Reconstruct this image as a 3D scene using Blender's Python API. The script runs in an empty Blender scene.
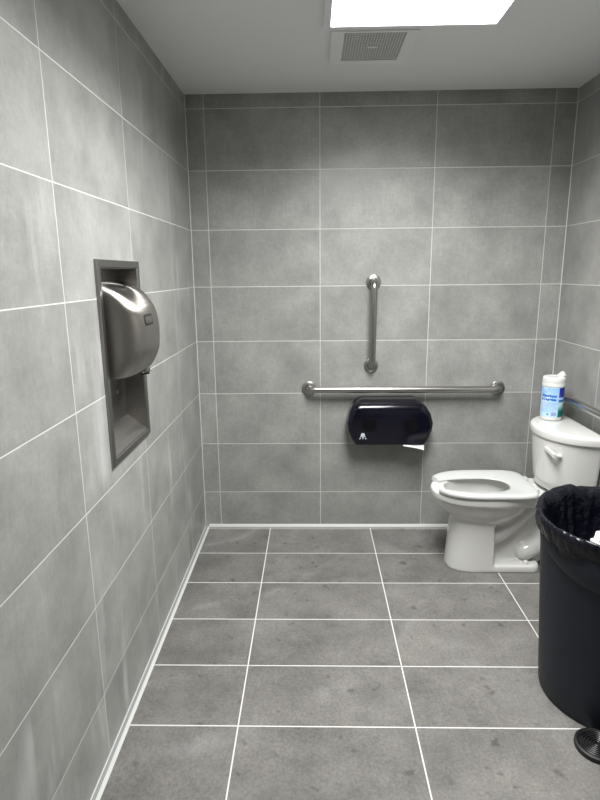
import bpy, bmesh, math, random
from mathutils import Vector, Matrix, noise
PI = math.pi
random.seed(7)
scene = bpy.context.scene
COL = scene.collection

# ------------------------------------------------------------------ camera
W, H, FRONT = 2.05, 2.45, -3.7
CAM_R = Vector((0.9997318, 0.02105964, -0.00963468))
CAM_U = Vector((0.00473401, 0.22140535, 0.97517037))
CAM_F = Vector((-0.02266991, 0.97495444, -0.22124628))
cam_data = bpy.data.cameras.new('camera')
cam = bpy.data.objects.new('camera', cam_data)
COL.objects.link(cam)
m = Matrix.Identity(4)
for i in range(3):
    m[i][0], m[i][1], m[i][2] = CAM_R[i], CAM_U[i], -CAM_F[i]
m[0][3], m[1][3], m[2][3] = 0.6668, -3.2007, 1.5306
cam.matrix_world = m
cam_data.sensor_fit = 'VERTICAL'
cam_data.sensor_height = 24.0
cam_data.lens = 24.0 * 559.07 / 800.0
cam_data.clip_start = 0.05
scene.camera = cam

# ------------------------------------------------------------------ world, light, exposure
world = bpy.data.worlds.new('world'); scene.world = world
world.use_nodes = True
world.node_tree.nodes['Background'].inputs[0].default_value = (0.8, 0.85, 0.9, 1)
world.node_tree.nodes['Background'].inputs[1].default_value = 0.05
PANEL_STRENGTH = 6.0          # glow of the diffuser sheet itself
PANEL_WATTS, PANEL_SPREAD = 66.0, 153.0   # the prismatic panel throws most of its light downward
PANEL_Y0, PANEL_Y1 = -2.030, -0.832
PANEL_X0, PANEL_X1 = 0.741, 1.362
scene.view_settings.view_transform = 'Standard'
scene.view_settings.look = 'None'
scene.view_settings.gamma = 1.0
scene.view_settings.use_curve_mapping = False
scene.view_settings.exposure = 0.0

# ------------------------------------------------------------------ materials
class NT:
    def __init__(self, name):
        self.mat = bpy.data.materials.new(name)
        self.mat.use_nodes = True
        self.t = self.mat.node_tree
        self.b = self.t.nodes['Principled BSDF']
    def new(self, kind, **kw):
        n = self.t.nodes.new(kind)
        for k, v in kw.items():
            setattr(n, k, v)
        return n
    def link(self, a, b):
        self.t.links.new(a, b)
    def put(self, sock, v):
        if isinstance(v, (int, float)):
            sock.default_value = v
        elif isinstance(v, (tuple, list)):
            sock.default_value = v
        else:
            self.link(v, sock)
    def math(self, op, a, b=None, c=None, clamp=False):
        n = self.new('ShaderNodeMath', operation=op, use_clamp=clamp)
        self.put(n.inputs[0], a)
        if b is not None: self.put(n.inputs[1], b)
        if c is not None: self.put(n.inputs[2], c)
        return n.outputs[0]
    def coord(self, which='Object'):
        return self.new('ShaderNodeTexCoord').outputs[which]
    def vscale(self, vec, s):
        n = self.new('ShaderNodeVectorMath', operation='MULTIPLY')
        self.link(vec, n.inputs[0]); n.inputs[1].default_value = s
        return n.outputs[0]
    def noise(self, vec, scale, detail=3.0, rough=0.55):
        n = self.new('ShaderNodeTexNoise')
        self.link(vec, n.inputs['Vector'])
        n.inputs['Scale'].default_value = scale
        n.inputs['Detail'].default_value = detail
        n.inputs['Roughness'].default_value = rough
        return n.outputs['Fac']
    def mix(self, f, a, b):
        n = self.new('ShaderNodeMix', data_type='RGBA')
        self.put(n.inputs[0], f)
        self.put(n.inputs[6], a); self.put(n.inputs[7], b)
        return n.outputs[2]
    def remap(self, v, a, b, c, d):
        n = self.new('ShaderNodeMapRange')
        self.put(n.inputs[0], v)
        for i, q in enumerate((a, b, c, d)): n.inputs[i + 1].default_value = q
        return n.outputs[0]
    def bump(self, h, strength, dist):
        n = self.new('ShaderNodeBump')
        n.inputs['Strength'].default_value = strength
        n.inputs['Distance'].default_value = dist
        self.link(h, n.inputs['Height'])
        self.link(n.outputs[0], self.b.inputs['Normal'])

def plain(name, col, rough=0.5, metal=0.0, **kw):
    n = NT(name)
    n.b.inputs['Base Color'].default_value = (*col, 1)
    n.b.inputs['Roughness'].default_value = rough
    n.b.inputs['Metallic'].default_value = metal
    for k, v in kw.items():
        n.b.inputs[k.replace('_', ' ')].default_value = v
    return n.mat

def tile_mat(name, ua, u0, uw, va, v0, vw, base, grout, gw, rough, floor=False, streak=0.0):
    n = NT(name)
    co = n.coord('Object')
    sep = n.new('ShaderNodeSeparateXYZ'); n.link(co, sep.inputs[0])
    U = n.math('DIVIDE', n.math('SUBTRACT', sep.outputs[ua], u0), uw)
    V = n.math('DIVIDE', n.math('SUBTRACT', sep.outputs[va], v0), vw)
    def edge(t, w):
        f = n.math('FRACT', n.math('ADD', t, 0.5))
        d = n.math('MULTIPLY', n.math('ABSOLUTE', n.math('SUBTRACT', f, 0.5)), w)
        return d
    d = n.math('MINIMUM', edge(U, uw), edge(V, vw))
    g = n.remap(d, gw * 0.40, gw * 0.60, 1.0, 0.0)
    cell = n.new('ShaderNodeCombineXYZ')
    n.link(n.math('FLOOR', U), cell.inputs[0]); n.link(n.math('FLOOR', V), cell.inputs[1])
    wn = n.new('ShaderNodeTexWhiteNoise', noise_dimensions='3D')
    n.link(cell.outputs[0], wn.inputs['Vector'])
    shift = n.new('ShaderNodeVectorMath', operation='MULTIPLY_ADD')
    n.link(wn.outputs['Color'], shift.inputs[0]); shift.inputs[1].default_value = (7, 7, 7)
    n.link(co, shift.inputs[2])
    p = shift.outputs[0]
    cloud = n.noise(p, 5.0, 5.0, 0.6)
    fine = n.noise(p, 60.0 if not floor else 95.0, 5.0, 0.72)
    s1 = [1.0, 1.0, 1.0]; s1[va] = 0.06
    s2 = [1.0, 1.0, 1.0]; s2[ua] = 0.06
    w1 = n.noise(n.vscale(p, s1), 260.0, 2.0)
    w2 = n.noise(n.vscale(p, s2), 260.0, 2.0)
    k = n.remap(cloud, 0.3, 0.7, 0.80 if not floor else 0.74, 1.20 if not floor else 1.26)
    k = n.math('MULTIPLY', k, n.remap(fine, 0.25, 0.75, 0.88 if not floor else 0.66, 1.12 if not floor else 1.34))
    wmix = n.math('ADD', n.math('MULTIPLY', w1, 1.3), n.math('MULTIPLY', w2, 0.7))
    k = n.math('MULTIPLY', k, n.remap(wmix, 0.7, 1.3, 0.94, 1.06))
    k = n.math('MULTIPLY', k, n.remap(wn.outputs['Value'], 0, 1, 0.93, 1.07))
    col = n.new('ShaderNodeVectorMath', operation='SCALE')
    col.inputs[0].default_value = base; n.link(k, col.inputs['Scale'])
    c = col.outputs[0]
    if streak:
        # pale wiped-dry smears running down the tile
        s3 = [1.0, 1.0, 1.0]; s3[va] = 0.16
        sm = n.noise(n.vscale(co, s3), 9.0, 3.0, 0.5)
        msk = n.noise(co, 2.3, 2.0)
        a = n.math('MULTIPLY', n.remap(sm, 0.57, 0.68, 0, 1), n.remap(msk, 0.47, 0.60, 0, streak))
        c = n.mix(a, c, (0.55, 0.56, 0.56, 1))
    if floor:
        spots = n.noise(co, 17.0, 2.0, 0.4)
        c = n.mix(n.remap(spots, 0.66, 0.74, 0.0, 0.6), c, (0.055, 0.05, 0.045, 1))
        haze = n.noise(co, 2.6, 4.0, 0.6)
        c = n.mix(n.remap(haze, 0.52, 0.72, 0.0, 0.16), c, (0.33, 0.33, 0.325, 1))
        arcs = n.new('ShaderNodeTexWave', wave_type='RINGS', rings_direction='SPHERICAL')
        n.link(n.vscale(co, (1.0, 0.8, 1.0)), arcs.inputs['Vector'])
        arcs.inputs['Scale'].default_value = 0.55; arcs.inputs['Distortion'].default_value = 5.0
        arcs.inputs['Detail'].default_value = 2.0
        a = n.math('MULTIPLY', n.remap(arcs.outputs['Fac'], 0.975, 1.0, 0, 0.12), n.remap(haze, 0.45, 0.6, 0, 1))
        c = n.mix(a, c, (0.5, 0.5, 0.5, 1))
    c = n.mix(g, c, grout)
    n.link(c, n.b.inputs['Base Color'])
    r = n.remap(fine, 0.3, 0.7, rough - 0.05, rough + 0.05)
    r = n.math('ADD', r, n.math('MULTIPLY', g, 0.25))
    n.link(r, n.b.inputs['Roughness'])
    if floor: n.b.inputs['Specular IOR Level'].default_value = 0.22
    hgt = n.math('ADD', n.math('MULTIPLY', g, -1.0), n.math('MULTIPLY', fine, 0.10))
    n.bump(hgt, 0.35, 0.002)
    return n.mat

def brushed(name, base, rough, axis, scale=120.0, amount=0.10):
    n = NT(name)
    s = [1.0, 1.0, 1.0]; s[axis] = 0.03
    w = n.noise(n.vscale(n.coord('Object'), s), scale, 3.0)
    n.b.inputs['Metallic'].default_value = 1.0
    k = n.new('ShaderNodeVectorMath', operation='SCALE')
    k.inputs[0].default_value = base
    n.link(n.remap(w, 0.3, 0.7, 1 - amount, 1 + amount), k.inputs['Scale'])
    n.link(k.outputs[0], n.b.inputs['Base Color'])
    n.link(n.remap(w, 0.3, 0.7, rough - 0.03, rough + 0.03), n.b.inputs['Roughness'])
    return n.mat

TP = 0.307       # tile course
TW = 0.613       # tile length
ZT = 2.3801      # top joint
WB = (0.290, 0.293, 0.281)
GROUT = (0.60, 0.61, 0.59, 1)
M = {}
M['tile_back'] = tile_mat('tile_back', 0, 0.0987, TW, 2, ZT, TP, WB, GROUT, 0.0036, 0.42)
M['tile_left'] = tile_mat('tile_left', 1, -0.4613, TW, 2, ZT, TP, WB, GROUT, 0.0036, 0.40, streak=0.5)
M['tile_right'] = tile_mat('tile_right', 1, -0.505, TW, 2, ZT, TP, WB, GROUT, 0.0036, 0.42)
M['tile_floor'] = tile_mat('tile_floor', 0, 0.4027, TW, 1, -0.3357, TP, (0.162, 0.157, 0.148), (0.64, 0.64, 0.61, 1), 0.0050, 0.58, floor=True)
M['paint'] = plain('ceiling_paint', (0.80, 0.81, 0.81), 0.75)
M['caulk'] = plain('white_caulk', (0.54, 0.55, 0.54), 0.5)
M['strip'] = plain('grey_edge_strip', (0.24, 0.245, 0.245), 0.4)
M['steel_x'] = brushed('brushed_steel_along_x', (0.43, 0.42, 0.40), 0.30, 0)
M['steel_y'] = brushed('brushed_steel_along_y', (0.43, 0.42, 0.40), 0.30, 1)
M['steel_z'] = brushed('brushed_steel_along_z', (0.38, 0.375, 0.36), 0.30, 2)
M['steel_cover'] = brushed('brushed_steel_cover', (0.44, 0.42, 0.395), 0.34, 1, 120.0, 0.04)
_t = M['steel_cover'].node_tree; _b = _t.nodes['Principled BSDF']
_b.inputs['Anisotropic'].default_value = 0.85
_g = _t.nodes.new('ShaderNodeTangent'); _g.direction_type = 'RADIAL'; _g.axis = 'Z'
_t.links.new(_g.outputs[0], _b.inputs['Tangent'])
M['steel_frame'] = brushed('dark_brushed_steel', (0.27, 0.265, 0.26), 0.36, 2, 220.0, 0.15)
M['steel_box'] = brushed('niche_steel', (0.27, 0.26, 0.245), 0.36, 1, 120.0, 0.08)
M['steel_box'].node_tree.nodes['Principled BSDF'].inputs['Metallic'].default_value = 0.9
M['dark_metal'] = plain('dark_grey_metal', (0.03, 0.03, 0.03), 0.35, 0.6)
M['porcelain'] = plain('white_porcelain', (0.67, 0.67, 0.652), 0.10, 0.0, Coat_Weight=0.4, Coat_Roughness=0.05)
M['seat'] = plain('white_seat_plastic', (0.56, 0.575, 0.565), 0.3)
M['white_plastic'] = plain('white_plastic', (0.68, 0.68, 0.665), 0.35)
M['black_rubber'] = plain('black_rubber', (0.012, 0.012, 0.012), 0.55)
M['black_gloss'] = plain('black_gloss_plastic', (0.010, 0.010, 0.012), 0.3)
M['paper'] = plain('white_paper', (0.66, 0.66, 0.65), 0.9)
M['frame_white'] = plain('white_enamel', (0.80, 0.81, 0.83), 0.4)
M['vent_white'] = plain('vent_plastic', (0.82, 0.83, 0.83), 0.5)
M['vent_shade'] = plain('vent_painted_shade', (0.03, 0.03, 0.032), 0.8)  # shade behind the vent grille, put into the colour
n = NT('water'); n.b.inputs['Base Color'].default_value = (0.75, 0.78, 0.76, 1); n.b.inputs['Roughness'].default_value = 0.03
n.b.inputs['Transmission Weight'].default_value = 0.6; n.b.inputs['IOR'].default_value = 1.33; M['water'] = n.mat
n = NT('light_diffuser')
n.b.inputs['Base Color'].default_value = (0.9, 0.9, 0.9, 1)
n.b.inputs['Emission Color'].default_value = (1.0, 0.995, 0.975, 1)
n.b.inputs['Emission Strength'].default_value = PANEL_STRENGTH
M['diffuser'] = n.mat
# navy can plastic with faint moulding mottling
n = NT('navy_can_plastic')
nz = n.noise(n.coord('Object'), 40.0, 4.0)
n.link(n.mix(n.remap(nz, 0.3, 0.7, 0, 1), (0.0095, 0.0125, 0.0215, 1), (0.0135, 0.0175, 0.0285, 1)), n.b.inputs['Base Color'])
n.b.inputs['Roughness'].default_value = 0.5
n.b.inputs['Specular IOR Level'].default_value = 0.35
n.bump(n.noise(n.coord('Object'), 300.0, 2.0), 0.15, 0.001)
M['can'] = n.mat
n = NT('black_bag_film')
n.b.inputs['Base Color'].default_value = (0.0035, 0.004, 0.008, 1)
n.b.inputs['Roughness'].default_value = 0.15
n.b.inputs['Specular IOR Level'].default_value = 0.32
v = n.coord('Object')
n.bump(n.math('ADD', n.noise(n.vscale(v, (1, 1, 0.5)), 9.0, 3.0), n.math('MULTIPLY', n.noise(v, 38.0, 3.0), 0.25)), 0.8, 0.03)
M['bag'] = n.mat
# smoked translucent dispenser cover
n = NT('smoked_navy_plastic')
n.b.inputs['Base Color'].default_value = (0.004, 0.004, 0.009, 1)
n.b.inputs['Roughness'].default_value = 0.13
n.b.inputs['Specular IOR Level'].default_value = 0.4
M['smoke'] = n.mat
M['smoke_hub'] = plain('smoked_hub', (0.0015, 0.0015, 0.003), 0.35, 0.0, Specular_IOR_Level=0.25)
M['disp_back'] = plain('dispenser_base', (0.02, 0.02, 0.024), 0.35)
M['disp_edge'] = plain('dispenser_clear_edge', (0.30, 0.31, 0.33), 0.25)
M['mark'] = plain('pale_grey_mark', (0.55, 0.60, 0.66), 0.5)
M['blue_dark'] = plain('label_dark_blue', (0.005, 0.03, 0.30), 0.35)
M['blue_mid'] = plain('label_blue_ink', (0.01, 0.14, 0.50), 0.35)
M['blue_text'] = plain('label_pale_ink', (0.25, 0.33, 0.62), 0.4)
M['violet_ink'] = plain('label_violet_ink', (0.22, 0.20, 0.48), 0.4)

# ------------------------------------------------------------------ mesh helpers
def obj(name, bm, mat, parent=None, smooth=False, angle=None):
    me = bpy.data.meshes.new(name)
    bmesh.ops.recalc_face_normals(bm, faces=bm.faces[:])
    bm.to_mesh(me); bm.free()
    if smooth:
        for p in me.polygons: p.use_smooth = True
    o = bpy.data.objects.new(name, me)
    COL.objects.link(o)
    if mat is not None: me.materials.append(mat)
    if parent is not None:
        o.parent = parent
        me.transform(Matrix.Translation(-parent_origin(parent)))
    if smooth and angle:
        me.set_sharp_from_angle(angle=math.radians(angle))
    return o

def parent_origin(p):
    v = Vector((0, 0, 0))
    while p is not None:
        v += p.location; p = p.parent
    return v

def tag(o, label, cat, group=None):
    o['label'] = label; o['category'] = cat
    if group: o['group'] = group
    return o

def thing(name, label, cat, loc, group=None):
    o = bpy.data.objects.new(name, None)
    o.empty_display_size = 0.05
    COL.objects.link(o); o.location = loc
    return tag(o, label, cat, group)

def struct(name, bm, mat):
    o = obj(name, bm, mat); o['kind'] = 'structure'
    return o

def box(bm, x0, x1, y0, y1, z0, z1, bev=0.0, seg=2):
    vs = [bm.verts.new((x, y, z)) for x in (x0, x1) for y in (y0, y1) for z in (z0, z1)]
    q = [(0, 1, 3, 2), (4, 6, 7, 5), (0, 4, 5, 1), (2, 3, 7, 6), (0, 2, 6, 4), (1, 5, 7, 3)]
    fs = [bm.faces.new([vs[i] for i in f]) for f in q]
    if bev:
        es = list({e for f in fs for e in f.edges})
        bmesh.ops.bevel(bm, geom=es, offset=bev, segments=seg, profile=0.5, affect='EDGES')

def loft(bm, rings, cap0=True, cap1=True, closed=True):
    R = [[bm.verts.new(p) for p in r] for r in rings]
    n = len(R[0])
    for a, b in zip(R, R[1:]):
        for i in range(n if closed else n - 1):
            j = (i + 1) % n
            bm.faces.new((a[i], a[j], b[j], b[i]))
    if cap0: bm.faces.new(R[0][::-1])
    if cap1: bm.faces.new(R[-1])
    return R

def tube(bm, pts, rad, n=20, cap=True):
    pts = [Vector(p) for p in pts]
    rads = rad if isinstance(rad, (list, tuple)) else [rad] * len(pts)
    t0 = (pts[1] - pts[0]).normalized()
    ref = Vector((0, 0, 1)) if abs(t0.z) < 0.9 else Vector((1, 0, 0))
    nx = t0.cross(ref).normalized()
    rings = []
    for i, p in enumerate(pts):
        if i == 0: t = pts[1] - pts[0]
        elif i == len(pts) - 1: t = pts[-1] - pts[-2]
        else: t = (pts[i + 1] - p).normalized() + (p - pts[i - 1]).normalized()
        t.normalize()
        nx = (nx - t * nx.dot(t)).normalized()
        ny = t.cross(nx)
        rings.append([p + (nx * math.cos(2 * PI * k / n) + ny * math.sin(2 * PI * k / n)) * rads[i] for k in range(n)])
    loft(bm, rings, cap, cap)

def lathe(bm, prof, c, axis='z', n=48, cap0=False, cap1=False):
    """prof: (radius, height) pairs about a vertical/other axis through c"""
    rings = []
    for r, h in prof:
        ring = []
        for k in range(n):
            a = 2 * PI * k / n
            u, v = r * math.cos(a), r * math.sin(a)
            if axis == 'z': q = (c[0] + u, c[1] + v, c[2] + h)
            elif axis == 'y': q = (c[0] + u, c[1] + h, c[2] + v)
            else: q = (c[0] + h, c[1] + u, c[2] + v)
            ring.append(q)
        rings.append(ring)
    loft(bm, rings, cap0, cap1)

def smooth_path(pts, n=8):
    pts = [Vector(p) for p in pts]
    out = []
    P = [pts[0]] + pts + [pts[-1]]
    for i in range(1, len(P) - 2):
        a, b, c, d = P[i - 1], P[i], P[i + 1], P[i + 2]
        for k in range(n):
            t = k / n
            out.append(0.5 * ((2 * b) + (c - a) * t + (2 * a - 5 * b + 4 * c - d) * t * t + (3 * b - a - 3 * c + d) * t ** 3))
    out.append(pts[-1])
    return out

def bevel_mod(o, w, seg=3, ang=35):
    md = o.modifiers.new('bevel', 'BEVEL'); md.width = w; md.segments = seg
    md.limit_method = 'ANGLE'; md.angle_limit = math.radians(ang)
    return o

def bake(o):
    dg = bpy.context.evaluated_depsgraph_get()
    dg.update()
    me = bpy.data.meshes.new_from_object(o.evaluated_get(dg))
    old = o.data
    o.modifiers.clear(); o.data = me
    bpy.data.meshes.remove(old)
    return o

def poly_prism_y(bm, pts, y0, y1):
    a = [(x, y0, z) for x, z in pts]; b = [(x, y1, z) for x, z in pts]
    loft(bm, [a, b])

# ------------------------------------------------------------------ room shell
T = 0.12
bm = bmesh.new(); box(bm, -0.0, W, FRONT, 0, -T, 0); struct('floor', bm, M['tile_floor'])
bm = bmesh.new(); box(bm, -T, W + T, FRONT - T, T, H, H + T); struct('ceiling', bm, M['paint'])
bm = bmesh.new(); box(bm, -T, W + T, 0, T, -T, H); struct('wall_back', bm, M['tile_back'])
bm = bmesh.new(); box(bm, -T, W + T, FRONT - T, FRONT, -T, H); struct('wall_front', bm, M['tile_back'])
bm = bmesh.new(); box(bm, 0.25, 1.20, FRONT, FRONT + 0.045, 0.005, 2.10); struct('added_door_1', bm, plain('added_dark_door', (0.045, 0.033, 0.026), 0.45))  # unseen, added so the dryer cover has something dark to reflect
bm = bmesh.new()
for q in ((0.17, 0.25, 0, 2.18), (1.20, 1.28, 0, 2.18), (0.25, 1.20, 2.10, 2.18)): box(bm, q[0], q[1], FRONT, FRONT + 0.055, q[2], q[3])
struct('trim_3', bm, plain('added_door_frame', (0.10, 0.10, 0.10), 0.5))  # unseen frame, added together with the dark leaf
bm = bmesh.new(); box(bm, W, W + T, FRONT, 0, -T, H); struct('wall_right', bm, M['tile_right'])
NY0, NY1, NZ0, NZ1 = -1.440, -1.049, 0.920, 1.562     # recess cut in the left wall
bm = bmesh.new()
box(bm, -T, 0, FRONT, NY0, -T, H); box(bm, -T, 0, NY1, 0, -T, H)
box(bm, -T, 0, NY0, NY1, -T, NZ0); box(bm, -T, 0, NY0, NY1, NZ1, H)
box(bm, -T, -0.085, NY0, NY1, NZ0, NZ1)
struct('wall_left', bm, M['tile_left'])

# slim pale cove strips at the foot of the walls, white joints in the corners
def cove(name, a, b):
    """three-line strip: grey edge profile between two white joints"""
    o = obj(name, a, M['strip']); o['kind'] = 'structure'
    obj('joint', b, M['caulk'], o)
a, b = bmesh.new(), bmesh.new()
loft(a, [[(0, y, 0), (0.016, y, 0), (0.015, y, 0.0035), (0.005, y, 0.006), (0, y, 0.007)] for y in (FRONT, 0)])
loft(b, [[(0, y, 0.0065), (0.0032, y, 0.0062), (0.0025, y, 0.0085), (0, y, 0.0100)] for y in (FRONT, 0)])
loft(b, [[(0.0125, y, 0), (0.0255, y, 0), (0.0240, y, 0.0016), (0.0190, y, 0.0040), (0.0135, y, 0.0048), (0.0125, y, 0.0040)] for y in (FRONT, 0)])
cove('baseboard_left', a, b)
a, b = bmesh.new(), bmesh.new()
loft(a, [[(x, 0, 0), (x, -0.010, 0), (x, -0.010, 0.006), (x, 0, 0.014)] for x in (0.0225, W)])
loft(b, [[(x, 0, 0.004), (x, -0.014, 0), (x, -0.0135, 0.007), (x, -0.006, 0.016), (x, 0, 0.019)] for x in (0.0225, W)])
cove('baseboard_back', a, b)
a, b = bmesh.new(), bmesh.new()
loft(a, [[(W, y, 0), (W - 0.010, y, 0), (W - 0.010, y, 0.006), (W, y, 0.014)] for y in (FRONT, -0.014)])
loft(b, [[(W, y, 0.004), (W - 0.014, y, 0), (W - 0.0135, y, 0.007), (W - 0.006, y, 0.016), (W, y, 0.019)] for y in (FRONT, -0.014)])
cove('baseboard_right', a, b)
bm = bmesh.new(); loft(bm, [[(0, -0.0035, z), (0.0035, 0, z), (0, 0, z)] for z in (0.02, H)]); struct('trim_1', bm, M['caulk'])
bm = bmesh.new(); loft(bm, [[(W, -0.0035, z), (W - 0.0035, 0, z), (W, 0, z)] for z in (0.02, H)]); struct('trim_2', bm, M['caulk'])

# ------------------------------------------------------------------ ceiling light panel
t = thing('ceiling_light', 'glowing white rectangular panel light in the ceiling', 'light', ((PANEL_X0 + PANEL_X1) / 2, (PANEL_Y0 + PANEL_Y1) / 2, H))
bm = bmesh.new()
fo = 0.026; zb = H - 0.016
def ringbox(bm, x0, x1, y0, y1, w, z0, z1):
    box(bm, x0 - w, x0, y0 - w, y1 + w, z0, z1); box(bm, x1, x1 + w, y0 - w, y1 + w, z0, z1)
    box(bm, x0, x1, y0 - w, y0, z0, z1); box(bm, x0, x1, y1, y1 + w, z0, z1)
ringbox(bm, PANEL_X0, PANEL_X1, PANEL_Y0, PANEL_Y1, fo, zb, H)
obj('frame', bm, M['frame_white'], t)
bm = bmesh.new(); box(bm, PANEL_X0, PANEL_X1, PANEL_Y0, PANEL_Y1, H - 0.011, H - 0.004)
obj('diffuser', bm, M['diffuser'], t)
ld = bpy.data.lights.new('panel_lamp', 'AREA'); ld.shape = 'RECTANGLE'
ld.size, ld.size_y = PANEL_X1 - PANEL_X0 - 0.01, PANEL_Y1 - PANEL_Y0 - 0.01
ld.energy = PANEL_WATTS; ld.spread = math.radians(PANEL_SPREAD); ld.color = (1.0, 0.995, 0.975)
lo = bpy.data.objects.new('panel_lamp', ld); COL.objects.link(lo); lo.parent = t; lo.location = (0, 0, -0.0125)

# ------------------------------------------------------------------ ceiling exhaust vent
VX0, VX1, VY0, VY1 = 0.747, 1.086, -0.782, -0.435
t = thing('ceiling_vent', 'square exhaust fan grille in the ceiling beside the light panel', 'vent', ((VX0 + VX1) / 2, (VY0 + VY1) / 2, H))
gx0, gx1, gy0, gy1 = 0.798, 1.040, -0.768, -0.477
bm = bmesh.new()
for (x0, x1, y0, y1) in ((VX0, gx0, VY0, VY1), (gx1, VX1, VY0, VY1), (gx0, gx1, VY0, gy0), (gx0, gx1, gy1, VY1)):
    box(bm, x0, x1, y0, y1, H - 0.014, H)
obj('frame', bm, M['vent_white'], t)
bm = bmesh.new(); box(bm, gx0, gx1, gy0, gy1, H - 0.003, H - 0.0005); obj('shade_sheet', bm, M['vent_shade'], t)  # near-black sheet stands in for the shade above the grille
bm = bmesh.new()
for i in range(1, 22):
    x = gx0 + (gx1 - gx0) * i / 22
    box(bm, x - 0.0012, x + 0.0012, gy0, gy1, H - 0.013, H - 0.0095)
for i in range(1, 17):
    y = gy0 + (gy1 - gy0) * i / 17
    box(bm, gx0, gx1, y - 0.0016, y + 0.0016, H - 0.0128, H - 0.0085)
obj('grille', bm, M['vent_white'], t)
bm = bmesh.new(); box(bm, 0.900, 0.938, -0.634, -0.614, H - 0.0145, H - 0.0125, 0.001); obj('centre_tab', bm, M['frame_white'], t)

# ------------------------------------------------------------------ hand dryer in steel recess
t = thing('hand_dryer', 'brushed steel hand dryer set in a recessed steel frame on the left wall', 'hand dryer', (0, -1.245, 0.906))
bm = bmesh.new()
y0, y1, z0, z1, fw = -1.457, -1.032, 0.906, 1.579, 0.026
# raised frame with a mitred inner slope
def rect(x, dy):
    return [(x, y0 + dy, z0 + dy), (x, y1 - dy, z0 + dy), (x, y1 - dy, z1 - dy), (x, y0 + dy, z1 - dy)]
loft(bm, [rect(0.0, 0), rect(0.008, 0.0), rect(0.0105, 0.003), rect(0.0105, fw - 0.004), rect(0.006, fw), rect(-0.002, fw)], False, False)
obj('recess_frame', bm, M['steel_frame'], t)
bm = bmesh.new()
iy0, iy1, iz0, iz1 = y0 + fw, y1 - fw, z0 + fw, z1 - fw
xb = -0.070
zr, tk = 0.992, 0.0015                                 # floor of the niche slopes up to the rear
box(bm, xb - tk, xb, iy0, iy1, iz0, iz1)
box(bm, xb, 0.004, iy0, iy0 + tk, iz0, iz1); box(bm, xb, 0.004, iy1 - tk, iy1, iz0, iz1)
box(bm, xb, 0.004, iy0 + tk, iy1 - tk, iz1 - tk, iz1)
loft(bm, [[(xb, y, zr), (0.004, y, iz0 + 0.002), (0.004, y, iz0), (xb, y, iz0)] for y in (iy0 + tk, iy1 - tk)])
obj('recess_box', bm, M['steel_box'], t)
bm = bmesh.new(); lathe(bm, [(0.0001, 0.004), (0.006, 0.0035), (0.008, 0)], (xb, -1.15, 1.10), 'x', 20); obj('screw', bm, M['steel_box'], t, True)
# cover: side profile (z, projection) swept over a rounded width
PROF = [(1.507, -0.066), (1.508, -0.04), (1.505, -0.014), (1.497, 0.012), (1.482, 0.040), (1.462, 0.062), (1.440, 0.079), (1.415, 0.094), (1.385, 0.1025),
        (1.35, 0.1065), (1.31, 0.106), (1.27, 0.102), (1.235, 0.088), (1.212, 0.074), (1.200, 0.064), (1.1955, 0.055)]
cyc, hw = -1.245, 0.157
bm = bmesh.new()
pp = smooth_path([(p[1], 0, p[0]) for p in PROF], 3)
TT = [-1 + 2 * i / 40 for i in range(41)]
rows = []
for p in pp:
    zc = 1.345
    row = []
    for s in TT:
        a = s * PI / 2
        # superelliptic width so the sides roll back to the wall
        yy = math.copysign(abs(math.sin(a)) ** (2 / 6.0), a)
        e = abs(math.cos(a)) ** (2 / 4.0)
        x = -0.068 + (p.x + 0.068) * e
        zz = p.z
        if zz > zc: zz = zc + (p.z - zc) * (0.90 + 0.10 * e)
        row.append(bm.verts.new((x, cyc + hw * yy, zz)))
    rows.append(row)
for a, b in zip(rows, rows[1:]):
    for i in range(40):
        bm.faces.new((a[i], a[i + 1], b[i + 1], b[i]))
bm.faces.new(rows[-1])
bmesh.ops.remove_doubles(bm, verts=bm.verts[:], dist=0.0004)
cover = obj('cover', bm, M['steel_cover'], t, True, 50)
# badge on the front
def rrect(cx, cz, w, h, r, n=5):
    out = []
    for (sx, sz, a0) in ((1, 1, 0), (-1, 1, 90), (-1, -1, 180), (1, -1, 270)):
        for k in range(n + 1):
            a = math.radians(a0 + 90 * k / n)
            out.append((cx + sx * (w / 2 - r) + r * math.cos(a), cz + sz * (h / 2 - r) + r * math.sin(a)))
    return out
def badge(w, h, r, x0, x1, cz=1.380, cy=-1.272):
    bm = bmesh.new()
    q = rrect(cy, cz, w, h, r)
    def ring(x, s): return [(x - (c - 1.35) * 0.18, cy + (b - cy) * s, cz + (c - cz) * s) for b, c in q]
    loft(bm, [ring(x0, 1), ring(x1 - 0.001, 1), ring(x1, 0.93)])
    return bm
bd = obj('badge', badge(0.098, 0.038, 0.012, 0.093, 0.1095), M['dark_metal'], cover, True, 40)
obj('badge_plate', badge(0.080, 0.022, 0.008, 0.103, 0.1106), M['steel_frame'], bd, True, 40)
bm = bmesh.new()
tube(bm, smooth_path([(0.040, -1.19, 1.222), (0.050, -1.19, 1.207), (0.052, -1.19, 1.182)], 5), [0.024] * 5 + [0.020] * 5 + [0.017], 20)
obj('air_nozzle', bm, M['steel_cover'], cover, True, 50)
bm = bmesh.new(); lathe(bm, [(0.0165, 0.001), (0.0165, -0.006), (0.012, -0.006), (0.012, 0.001)], (0.052, -1.19, 1.182), 'z', 24); obj('nozzle_ring', bm, M['dark_metal'], cover, True, 40)

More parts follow.
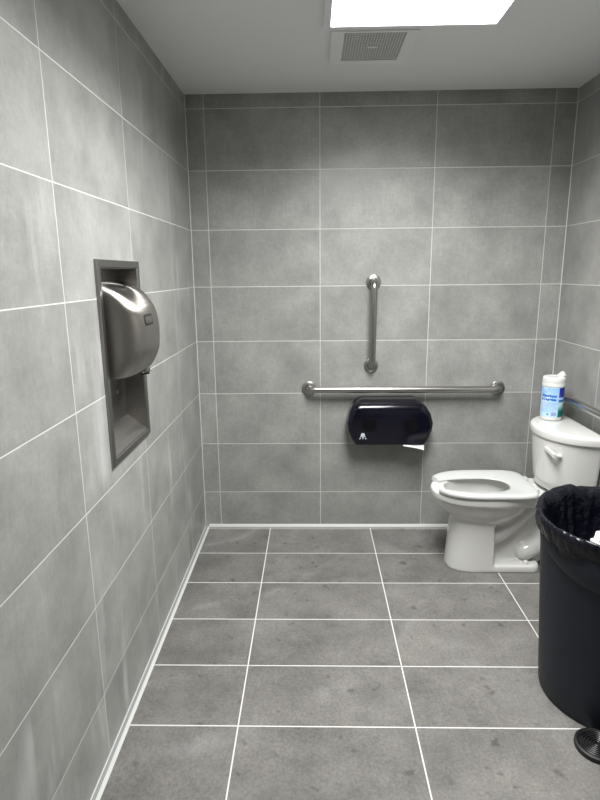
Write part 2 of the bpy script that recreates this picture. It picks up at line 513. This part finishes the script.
# ------------------------------------------------------------------ grab bars
def flange_bm(c, axis, sgn):
    bm = bmesh.new()
    lathe(bm, [(0.0001, 0), (0.041, 0), (0.0415, 0.004 * sgn), (0.040, 0.010 * sgn), (0.034, 0.0135 * sgn), (0.0225, 0.015 * sgn), (0.0205, 0.019 * sgn)], c, axis, 40)
    return bm
def grab_bar(label, ends, normal, axis, sgn, matbar, out=0.058):
    a, b = Vector(ends[0]), Vector(ends[1]); nv = Vector(normal)
    t = thing('grab_bar', label, 'grab bar', (a + b) / 2)
    d = (b - a).normalized(); r = 0.036
    pts = [a + nv * 0.004]
    for k in range(9):
        q = PI / 2 * k / 8
        pts.append(a + nv * (out - r + r * math.sin(q)) + d * (r - r * math.cos(q)))
    for k in range(8, -1, -1):
        q = PI / 2 * k / 8
        pts.append(b + nv * (out - r + r * math.sin(q)) - d * (r - r * math.cos(q)))
    pts.append(b + nv * 0.004)
    bm = bmesh.new(); tube(bm, pts, 0.0190, 28); obj('bar', bm, matbar, t, True, 60)
    for p in (a, b): obj('flange', flange_bm(p, axis, sgn), M['steel_z'], t, True, 40)
grab_bar('short upright steel grab bar on the back wall', ((1.009, 0, 1.478), (1.004, 0, 1.010)), (0, -1, 0), 'y', -1, M['steel_z'])
grab_bar('long horizontal steel grab bar on the back wall above the dark paper dispenser', ((0.646, 0, 0.876), (1.736, 0, 0.874)), (0, -1, 0), 'y', -1, M['steel_x'])
grab_bar('steel grab bar on the right wall above the toilet tank, partly hidden by the wipes', ((W, -0.115, 0.876), (W, -1.18, 0.876)), (-1, 0, 0), 'x', -1, M['steel_y'], 0.049)

# ------------------------------------------------------------------ twin toilet paper dispenser
OUT_ = [(0.949, 0.828), (1.246, 0.828), (1.272, 0.812), (1.306, 0.785), (1.331, 0.745), (1.345, 0.695), (1.340, 0.650), (1.323, 0.606), (1.303, 0.572),
       (0.912, 0.572), (0.891, 0.606), (0.874, 0.650), (0.869, 0.697), (0.880, 0.748), (0.900, 0.786), (0.924, 0.812)]
ocx, ocz = 1.107, 0.70
OUT = [(ocx + (x - ocx) * 1.02, z) for x, z in OUT_]
def oring(y, s, dz=0.0, flat=None):
    r = []
    for x, z in OUT:
        zz = ocz + (z - ocz) * s + dz
        if flat: zz = min(zz, flat)
        r.append((ocx + (x - ocx) * (1 - (1 - s) * 0.6), y, zz))
    return r
def oring2(y, s, top):
    return [(ocx + (x - ocx) * s, y, min(0.585 + (z - 0.585) * s if z > 0.585 else z, top)) for x, z in OUT]
t = thing('toilet_paper_dispenser', 'dark smoked plastic twin roll paper dispenser on the back wall', 'dispenser', (ocx, 0, 0.572))
bm = bmesh.new()
loft(bm, [oring(0, 1.0), oring(-0.085, 1.0), oring(-0.09, 0.985)])
obj('base', bm, M['disp_back'], t, True, 30)
bm = bmesh.new(); loft(bm, [oring2(-0.050, 1.014, 0.80), oring2(-0.062, 1.014, 0.80)]); obj('clear_edge', bm, M['disp_edge'], t, True, 30)
bm = bmesh.new()
loft(bm, [oring2(-0.0615, 1.008, 0.812), oring2(-0.110, 1.004, 0.808), oring2(-0.122, 0.995, 0.801), oring2(-0.131, 0.978, 0.790), oring2(-0.137, 0.95, 0.774), oring2(-0.139, 0.90, 0.752)])
dcover = obj('cover', bm, M['smoke'], t, True, 35)
for hx in (0.987, 1.222):
    bm = bmesh.new(); lathe(bm, [(0.041, 0.002), (0.041, -0.002), (0.037, -0.0035), (0.030, -0.002), (0.0001, -0.002)], (hx, -0.1385, 0.690), 'y', 36)
    obj('roll_hub', bm, M['smoke_hub'], dcover, True, 40)
bm = bmesh.new()                                     # pale maker's mark, bottom left
ex, ez, ey = 0.951, 0.618, -0.1396
for pts in ([(-.013, .006), (.013, .006), (.009, .022), (-.009, .022)], [(-.015, .001), (.015, .001), (.015, .004), (-.015, .004)],
            [(-.005, -.001), (.005, -.001), (.001, -.013), (-.001, -.013)], [(-.022, -.012), (-.014, -.012), (-.011, -.003), (-.014, -.003)], [(.014, -.012), (.022, -.012), (.014, -.003), (.011, -.003)]):
    poly_prism_y(bm, [(ex + a, ez + b) for a, b in pts], ey + 0.002, ey - 0.0015)
obj('emblem', bm, M['mark'], dcover)
bm = bmesh.new()                                     # saw-tooth tear edge
pts = [(0.912, 0.573)] + [(0.915 + 0.0095 * i, 0.566 if i % 2 else 0.571) for i in range(41)] + [(1.303, 0.573)]
poly_prism_y(bm, pts, -0.10, -0.118)
obj('tear_edge', bm, M['disp_back'], t)
def sheet(bm, grid, th=0.0012):
    G = [[bm.verts.new(p) for p in r] for r in grid]
    for a, b in zip(G, G[1:]):
        for i in range(len(a) - 1): bm.faces.new((a[i], a[i + 1], b[i + 1], b[i]))
    bmesh.ops.recalc_face_normals(bm, faces=bm.faces[:])
bm = bmesh.new()
sheet(bm, [[(1.180 + 0.118 * i / 8, -0.128 - 0.022 * k / 4 - 0.003 * math.sin(i), 0.5712 - (0.004 + 0.024 * (i / 8) ** 1.2) * (k / 4) ** 1.3) for i in range(9)] for k in range(5)])
tag(obj('toilet_paper', bm, M['paper'], None, True), 'loose white paper end at the right underside of the dark dispenser', 'toilet paper')
bm = bmesh.new()
sheet(bm, [[(0.930 + 0.024 * i / 4, -0.09 - 0.02 * k / 3, 0.5715 - 0.012 * k / 3 * (1 - 0.5 * abs(i - 2) / 2)) for i in range(5)] for k in range(4)])
tag(obj('toilet_paper', bm, M['paper'], None, True), 'tiny white paper tip at the left underside of the dark dispenser', 'toilet paper')

# ------------------------------------------------------------------ toilet
CY = -0.430
t = thing('toilet', 'white two piece toilet against the right wall', 'toilet', (1.62, CY, 0))
def egg(z, xf, xm, xr, hw, ef=2.2, er=2.4, n=64, cy=CY):
    """plan outline: front half reaches xf, rear half xr, widest at xm"""
    out = []
    for k in range(n):
        a = 2 * PI * k / n
        c, s = math.cos(a), math.sin(a)
        e, ln = (ef, xm - xf) if c > 0 else (er, xr - xm)
        u = math.copysign(abs(c) ** (2 / e), c) * ln
        v = math.copysign(abs(s) ** (2 / e), s) * hw
        out.append((xm - u, cy + v, z))
    return out
bm = bmesh.new()
# bowl
loft(bm, [egg(0.235, 1.47, 1.56, 1.66, 0.070), egg(0.262, 1.42, 1.56, 1.70, 0.105), egg(0.290, 1.385, 1.56, 1.73, 0.128), egg(0.325, 1.345, 1.56, 1.76, 0.150),
          egg(0.360, 1.320, 1.56, 1.785, 0.164), egg(0.386, 1.303, 1.56, 1.80, 0.172), egg(0.394, 1.286, 1.56, 1.81, 0.185), egg(0.425, 1.284, 1.56, 1.82, 0.186), egg(0.432, 1.290, 1.56, 1.82, 0.182)])
# deck under the tank
def dk(z, i): return [(1.70, CY - 0.150 + i, z), (1.99 - i, CY - 0.115 + i, z), (1.99 - i, CY + 0.115 - i, z), (1.70, CY + 0.150 - i, z)]
loft(bm, [dk(0.372, 0.006), dk(0.38, 0.0), dk(0.426, 0.0), dk(0.432, 0.004)])
# front column: round nose, square rear edges
def colm(z, xf, xr, hw):
    out = []
    for k in range(33):
        a = -PI / 2 + PI * k / 32
        out.append((xf + 0.165 - 0.165 * abs(math.cos(a)) ** (2 / 2.3), CY + hw * math.copysign(abs(math.sin(a)) ** (2 / 2.3), a), z))
    out += [(xr, CY + hw, z), (xr, CY - hw, z)]
    return out
loft(bm, [colm(0.0, 1.372, 1.602, 0.116), colm(0.02, 1.374, 1.602, 0.1155), colm(0.15, 1.384, 1.598, 0.113), colm(0.32, 1.395, 1.594, 0.112)])
# foot ledge
def foot(z, i):
    out = []
    for (sx, sy, a0) in ((1, 1, 0), (0, 1, 90), (0, -1, 180), (1, -1, 270)):
        if sx == 0: out.append((1.55, CY + sy * (0.116 - i), z)); continue
        for k in range(7):
            a = math.radians(a0 + 15 * k)
            out.append((1.80 - i + 0.050 * math.cos(a), CY + sy * (0.066 - i) + 0.050 * math.sin(a), z))
    return out
loft(bm, [foot(0, 0), foot(0.030, 0.002), foot(0.040, 0.009)])
# rear web and trapway
loft(bm, [[(1.56, CY - h, z), (xr, CY - h, z), (xr, CY + h, z), (1.56, CY + h, z)] for z, h, xr in ((0.02, 0.034, 1.87), (0.15, 0.030, 1.90), (0.40, 0.045, 1.94))])
for dy in (-0.036, 0.036):
    tube(bm, smooth_path([(1.57, CY + dy, 0.165), (1.64, CY + dy, 0.195), (1.71, CY + dy, 0.255), (1.79, CY + dy, 0.345), (1.86, CY + dy, 0.40)], 6), 0.048, 20)
    tube(bm, smooth_path([(1.91, CY + dy, 0.40), (1.90, CY + dy, 0.28), (1.865, CY + dy, 0.16), (1.80, CY + dy, 0.095), (1.735, CY + dy, 0.085)], 6), [0.050] * 12 + [0.048] * 8 + [0.047, 0.044, 0.038, 0.027, 0.012], 20)
bowl = obj('bowl', bm, M['porcelain'], t)
md = bowl.modifiers.new('r', 'REMESH'); md.mode = 'VOXEL'; md.voxel_size = 0.0045
bake(bowl)
bm = bmesh.new()
loft(bm, [egg(0.215, 1.55, 1.58, 1.63, 0.045), egg(0.25, 1.46, 1.57, 1.67, 0.085), egg(0.30, 1.40, 1.57, 1.71, 0.115), egg(0.36, 1.36, 1.57, 1.735, 0.128), egg(0.40, 1.355, 1.57, 1.74, 0.130), egg(0.46, 1.355, 1.57, 1.74, 0.130)])
cut = obj('cutter', bm, None, t)
md = bowl.modifiers.new('b', 'BOOLEAN'); md.object = cut; md.operation = 'DIFFERENCE'; md.solver = 'EXACT'
md = bowl.modifiers.new('r', 'REMESH'); md.mode = 'VOXEL'; md.voxel_size = 0.0045
md = bowl.modifiers.new('s', 'SMOOTH'); md.factor = 0.5; md.iterations = 4
bake(bowl)
cm = cut.data; bpy.data.objects.remove(cut); bpy.data.meshes.remove(cm)
if not bowl.data.materials: bowl.data.materials.append(M['porcelain'])
for p in bowl.data.polygons: p.use_smooth = True
bm = bmesh.new(); loft(bm, [egg(0.236, 1.47, 1.57, 1.66, 0.078), egg(0.240, 1.468, 1.57, 1.662, 0.079)]); obj('water', bm, M['water'], t, True, 40)
# bolt caps
for s in (-1, 1):
    bm = bmesh.new(); lathe(bm, [(0.0135, 0), (0.0135, 0.008), (0.011, 0.016), (0.006, 0.0205), (0.0001, 0.022)], (1.775, CY + s * 0.088, 0.038), 'z', 20)
    obj('bolt_cap', bm, M['white_plastic'], t, True, 50)
# open-front seat: ring swept around, dished towards the hole
def seat_ring():
    bm = bmesh.new()
    N = 60
    a0 = math.radians(22)                                # half opening at the front
    def outer(a):
        c, s = math.cos(a), math.sin(a)
        e, ln = (2.5, 0.275) if c > 0 else (5.5, 0.232)
        return 1.565 - math.copysign(abs(c) ** (2 / e), c) * ln, math.copysign(abs(s) ** (2 / e), s) * 0.193
    def inner(a):
        c, s = math.cos(a), math.sin(a)
        e, ln = (2.2, 0.262) if c > 0 else (2.1, 0.125)
        return 1.565 - math.copysign(abs(c) ** (2 / e), c) * ln, math.copysign(abs(s) ** (2 / e), s) * 0.100
    rings = []
    for k in range(N + 1):
        u = k / N
        a = a0 + (2 * PI - 2 * a0) * u
        ox, oy = outer(a)
        # inner angle covers the mouth from edge to edge
        ai = math.radians(32) + (2 * PI - math.radians(64)) * u
        ix, iy = inner(ai)
        if u < 0.02 or u > 0.98: pass
        def P(f, z): return (ox + (ix - ox) * f, CY + oy + (iy - oy) * f, z)
        rings.append([P(0.0, 0.440), P(0.0, 0.448), P(0.03, 0.4555), P(0.10, 0.4585), P(0.35, 0.458), P(0.65, 0.452), P(0.90, 0.446), P(0.98, 0.443), P(1.0, 0.438), P(0.97, 0.4335), P(0.05, 0.4345)])
    loft(bm, rings)
    return bm
seat = obj('seat', seat_ring(), M['seat'], t, True, 50)
for s in (-1, 1):
    bm = bmesh.new(); box(bm, 1.772, 1.812, CY + s * 0.078 - 0.02, CY + s * 0.078 + 0.02, 0.431, 0.456, 0.006); obj('hinge', bm, M['seat'], seat)
# tank, bow fronted
XB = 2.030
def bow(z, depth, hw, n=40, p=2.2, q=0.55, xb=XB):
    out = []
    for k in range(n + 1):
        tt = -1 + 2 * k / n
        tt = math.sin(tt * PI / 2)
        out.append((xb - depth * max(0.0, 1 - abs(tt) ** p) ** q - 0.0, CY + hw * tt, z))
    out += [(xb + 0.001, CY + hw * 0.995, z), (xb + 0.001, CY - hw * 0.995, z)]
    return out
bm = bmesh.new()
loft(bm, [bow(0.446, 0.185, 0.190), bow(0.452, 0.197, 0.200), bow(0.50, 0.208, 0.207), bow(0.60, 0.218, 0.219), bow(0.722, 0.227, 0.237)])
obj('tank', bm, M['porcelain'], t, True, 60)
bm = bmesh.new()
loft(bm, [bow(0.7215, 0.226, 0.243), bow(0.724, 0.233, 0.250), bow(0.752, 0.237, 0.255), bow(0.760, 0.233, 0.251), bow(0.7645, 0.224, 0.243), bow(0.766, 0.207, 0.231)])
obj('tank_lid', bm, M['porcelain'], t, True, 60)
bm = bmesh.new(); lathe(bm, [(0.05, 0), (0.05, 0.0165)], (1.92, CY, 0.430), 'z', 32, True, True); obj('gasket', bm, M['black_rubber'], t, True, 40)
bm = bmesh.new()
tube(bm, [(1.868, -0.592, 0.652), (1.828, -0.596, 0.656)], 0.011, 20)
loft(bm, [[(1.840 - 0.0 * d, -0.578 + d * 0.095 + s * 0.0, 0.668 + d * 0.018 + zz) if False else (1.836 - d * 0.010 + xx, -0.612 + d * 0.090, 0.660 + d * 0.014 + zz) for xx, zz in ((-0.012, -0.009 + d * 0.002), (0.002, -0.009 + d * 0.002), (0.002, 0.009 - d * 0.003), (-0.012, 0.009 - d * 0.003))] for s in (0,) for d in (0, 0.2, 0.5, 0.8, 1.0)])
obj('flush_lever', bm, M['white_plastic'], t)

# ------------------------------------------------------------------ wipes canister on the tank
KX, KY, KZ, KR = 1.924, -0.312, 0.7662, 0.0535
t = thing('wipes_canister', 'blue and white wipes canister standing on the toilet tank', 'canister', (KX, KY, KZ))
bm = bmesh.new()
lathe(bm, [(KR - 0.006, 0), (KR - 0.001, 0.004), (KR + 0.001, 0.012), (KR, 0.018), (KR, 0.178), (KR - 0.004, 0.183), (KR - 0.006, 0.19)], (KX, KY, KZ), 'z', 56, True, True)
obj('body', bm, M['white_plastic'], t, True, 50)
# printed label: pale blue front panel, dark blue and green side panel
n = NT('wipes_label')
sep = n.new('ShaderNodeSeparateXYZ'); n.link(n.coord('Object'), sep.inputs[0])
ang = n.math('ARCTAN2', sep.outputs[1], sep.outputs[0])
ang = n.math('FRACT', n.math('ADD', n.math('DIVIDE', n.math('SUBTRACT', ang, -PI / 2 - 0.36), 2 * PI), 0.5))   # 0.5 = facing the room
side = n.remap(ang, 0.580, 0.592, 0, 1)
zz = sep.outputs[2]
cl = n.noise(n.coord('Object'), 16.0, 3.0)
front = n.mix(n.remap(n.math('ADD', zz, n.math('MULTIPLY', cl, 0.05)), 0.03, 0.20, 0, 1), (0.50, 0.74, 0.88, 1), (0.30, 0.52, 0.90, 1))
front = n.mix(n.remap(cl, 0.48, 0.66, 0, 0.8), front, (0.74, 0.80, 0.92, 1))
sc = n.mix(n.remap(zz, 0.055, 0.085, 0, 1), (0.0, 0.16, 0.12, 1), (0.45, 0.70, 0.72, 1))
sc = n.mix(n.remap(zz, 0.098, 0.104, 0, 1), sc, (0.02, 0.12, 0.42, 1))
sc = n.mix(n.remap(zz, 0.112, 0.116, 0, 1), sc, (0.35, 0.50, 0.88, 1))
sc = n.mix(n.remap(zz, 0.124, 0.128, 0, 1), sc, (0.004, 0.02, 0.30, 1))
n.link(n.mix(side, front, sc), n.b.inputs['Base Color'])
n.b.inputs['Roughness'].default_value = 0.3
bm = bmesh.new(); lathe(bm, [(KR + 0.0004, 0.022), (KR + 0.0012, 0.0225), (KR + 0.0012, 0.1765), (KR + 0.0004, 0.177)], (KX, KY, KZ), 'z', 72)
lab = obj('label_wrap', bm, n.mat, t, True, 40)
A0 = -PI / 2 - 0.36                                      # direction of the camera from the canister
def wrap(bm, off=0.0016, mid=None):
    for v in bm.verts:
        a = A0 + v.co.x / KR
        r = KR + off + v.co.z
        v.co = Vector((KX + r * math.cos(a), KY + r * math.sin(a), KZ + v.co.y))
def text_bm(s, size, bold=0.0):
    cu = bpy.data.curves.new('t', 'FONT'); cu.body = s; cu.size = size; cu.offset = bold; cu.align_x = 'CENTER'
    ob = bpy.data.objects.new('t', cu); COL.objects.link(ob)
    dg = bpy.context.evaluated_depsgraph_get(); dg.update()
    me = bpy.data.meshes.new_from_object(ob.evaluated_get(dg))
    bm = bmesh.new(); bm.from_mesh(me)
    bpy.data.objects.remove(ob); bpy.data.curves.remove(cu); bpy.data.meshes.remove(me)
    bmesh.ops.triangulate(bm, faces=bm.faces[:])
    return bm
def shift(bm, x, y):
    for v in bm.verts: v.co.x += x; v.co.y += y
    return bm
for s, sz, x, y, mt in (('Absorbent', 0.0185, -0.022, 0.128, 'blue_mid'), ('& Durable', 0.0185, -0.022, 0.109, 'blue_mid')):
    bm = shift(text_bm(s, sz, 0.0012), x, y); wrap(bm)
    obj('lettering', bm, M[mt], lab)
def patch(bm, x0, x1, y0, y1, n=8):
    prev = None
    for i in range(n + 1):
        x = x0 + (x1 - x0) * i / n
        c = (bm.verts.new((x, y0, 0)), bm.verts.new((x, y1, 0)))
        if prev: bm.faces.new((prev[0], c[0], c[1], prev[1]))
        prev = c
bm = bmesh.new()                                         # rows of fine print and the barcode, too small to read
for r in range(7):
    y = 0.094 - 0.0075 * r; x = -0.058
    while x < 0.022 - 0.008 * (r % 3):
        w = random.uniform(0.004, 0.010); patch(bm, x, x + w, y, y + 0.0022, 2); x += w + 0.002
wrap(bm); obj('fine_print', bm, M['blue_text'], lab)
bm = bmesh.new()
x = -0.004
while x < 0.022:
    w = random.uniform(0.0006, 0.0018); patch(bm, x, x + w, 0.029, 0.047, 1); x += w + random.uniform(0.0006, 0.0014)
patch(bm, -0.024, -0.014, 0.031, 0.041, 2)
wrap(bm); obj('barcode', bm, M['violet_ink'], lab)
bm = bmesh.new()
lathe(bm, [(KR - 0.003, 0.180), (KR + 0.002, 0.181), (KR + 0.0025, 0.196), (KR + 0.001, 0.199), (KR + 0.002, 0.203), (KR + 0.0015, 0.222), (KR - 0.002, 0.228), (KR - 0.012, 0.231), (KR - 0.016, 0.229), (0.0001, 0.230)], (KX, KY, KZ), 'z', 56, True, False)
obj('lid', bm, M['white_plastic'], t, True, 45)
bm = bmesh.new()
wx, wy, wz = KX + 0.030, KY - 0.012, KZ + 0.229
loft(bm, [[(wx + (r + 0.005 * math.sin(3 * k)) * math.cos(k * PI / 6) + h * 0.25, wy + r * 0.7 * math.sin(k * PI / 6), wz + h + 0.003 * math.cos(2.5 * k) * (h > 0)) for k in range(12)] for r, h in ((0.024, 0), (0.021, 0.007), (0.014, 0.015), (0.007, 0.022), (0.003, 0.026))])
obj('wipe', bm, M['paper'], t, True)

# ------------------------------------------------------------------ trash can
CX, CYY = 1.748, -1.385
RB, RT, ZT_ = 0.228, 0.286, 0.690
t = thing('trash_can', 'large round navy plastic trash can by the right wall', 'trash can', (CX, CYY, 0))
def rad(z): return RB + (0.272 - RB) * z / ZT_
bm = bmesh.new()
lathe(bm, [(0.0001, 0.006), (RB - 0.03, 0.006), (RB - 0.022, 0.0), (RB - 0.006, 0.0), (RB, 0.010), (rad(0.1), 0.1), (rad(0.3), 0.3), (rad(0.5), 0.50), (rad(0.58), 0.58), (rad(0.6) + 0.002, 0.600),
           (0.272, 0.625), (0.274, 0.655), (0.280, 0.662), (0.281, 0.684), (0.278, 0.690), (0.270, 0.690), (0.265, 0.682), (0.260, 0.60), (0.254, 0.5), (RB - 0.004, 0.02), (0.0001, 0.012)], (CX, CYY, 0), 'z', 96)
body = obj('body', bm, M['can'], t, True, 40)
# moulded handles: drooping pads below the rim
for ha in (math.radians(-126), math.radians(54)):
    bm = bmesh.new()
    rr = []
    for i in range(25):
        u = -1 + i / 12
        a = ha + u * 1.05
        low = 0.610 - 0.085 * (1 - abs(u) ** 2.0)
        rr.append([(CX + q * math.cos(a), CYY + q * math.sin(a), z) for q, z in ((0.256, 0.645), (0.276, 0.645), (0.278, 0.63), (0.277 + 0.002 * (1 - abs(u)), (0.62 + low) / 2), (0.272, low + 0.008), (0.264, low), (rad(low) - 0.002, low + 0.004))])
    loft(bm, rr)
    obj('handle', bm, M['can'], t, True, 45)
# liner: hangs inside, folds over the rim, hem outside
bm = bmesh.new()
NA = 180
def fold(a, k, s):
    return noise.noise(Vector((math.cos(a) * k, math.sin(a) * k, s)))
bp = [(0.0001, 0.43, 0), (0.12, 0.430, 0.01), (0.185, 0.437, 0.014), (0.216, 0.455, 0.016), (0.228, 0.49, 0.018), (0.240, 0.54, 0.018), (0.250, 0.60, 0.016), (0.256, 0.66, 0.010),
      (0.267, 0.690, 0.003), (0.279, 0.697, 0.002), (0.286, 0.697, 0.002), (0.289, 0.688, 0.005), (0.2885, 0.675, 0.006), (0.286, 0.660, 0.006), (0.282, 0.646, 0.007), (0.281, 0.634, 0.008)]
rings = []
for i, (r, z, amp) in enumerate(bp):
    ring = []
    for k in range(NA):
        a = 2 * PI * k / NA
        f = fold(a, 3.0, i * 0.13) + 0.7 * fold(a, 8.0, 3 + i * 0.21) + (0.35 * fold(a, 20.0, 7 + i * 0.5) if i >= 8 else 0.0)
        dr = amp * f
        if i >= 8: dr = abs(dr)
        else: dr = -abs(dr) * 2.2
        dz = 0.0
        if 8 <= i <= 11: dz = 0.004 * (fold(a, 6.0, 11) + 0.5)
        if i >= 13: dz = (i - 12) * (0.009 * fold(a, 4.0, 5.0) + 0.004 * fold(a, 11.0, 5.0)) 
        dg_ = math.degrees(a)                            # slack film standing up along the far rim, ending in a fold
        if 7 <= i <= 11 and 98 < dg_ < 156:
            up = ((156 - dg_) / 53) ** 0.8 if dg_ > 103 else (dg_ - 98) / 5
            dz += 0.014 * up * (0.5 if i in (7, 11) else 1.0)
        ring.append((CX + (r + dr) * math.cos(a), CYY + (r + dr) * math.sin(a), z + dz))
    rings.append(ring)
loft(bm, rings, False, False)
tag(obj('bin_liner', bm, M['bag'], None, True), 'glossy black bin liner folded over the rim of the navy can', 'bin liner')
# crumpled white paper towel in the can
bm = bmesh.new()
bmesh.ops.create_icosphere(bm, subdivisions=4, radius=1.0)
for v in bm.verts:
    d = v.co.normalized()
    k = 1 + 0.35 * noise.noise(d * 2.3) + 0.15 * noise.noise(d * 6.0)
    v.co = Vector((1.690 + 0.072 * d.x * k, -1.430 + 0.060 * d.y * k, 0.558 + 0.118 * d.z * k))
tag(obj('paper_towel', bm, M['paper'], None), 'crumpled white paper lying inside the lined navy can', 'paper')

# ------------------------------------------------------------------ ribbed black disc by the can
DX, DY, DR = 1.594, -1.643, 0.068
t = thing('ribbed_disc', 'small black round ribbed disc on the floor in front of the navy can', 'disc', (DX, DY, 0))
bm = bmesh.new()
prof = [(0.0001, 0.0), (DR, 0.0), (DR + 0.001, 0.004), (DR, 0.016), (DR - 0.006, 0.020), (DR - 0.010, 0.016)]
r = DR - 0.014
prof += [(DR - 0.012, 0.012)]
prof.append((0.0001, 0.012))
lathe(bm, prof, (DX, DY, 0), 'z', 64)
obj('rim', bm, M['black_rubber'], t, True, 35)
for i in range(6):
    r = DR - 0.015 - 0.0085 * i
    bm = bmesh.new(); lathe(bm, [(r + 0.0028, 0.0115), (r + 0.0022, 0.018), (r, 0.0195), (r - 0.0022, 0.018), (r - 0.0028, 0.0115)], (DX, DY, 0), 'z', 48)
    obj('rib', bm, M['black_gloss'], t, True, 40)
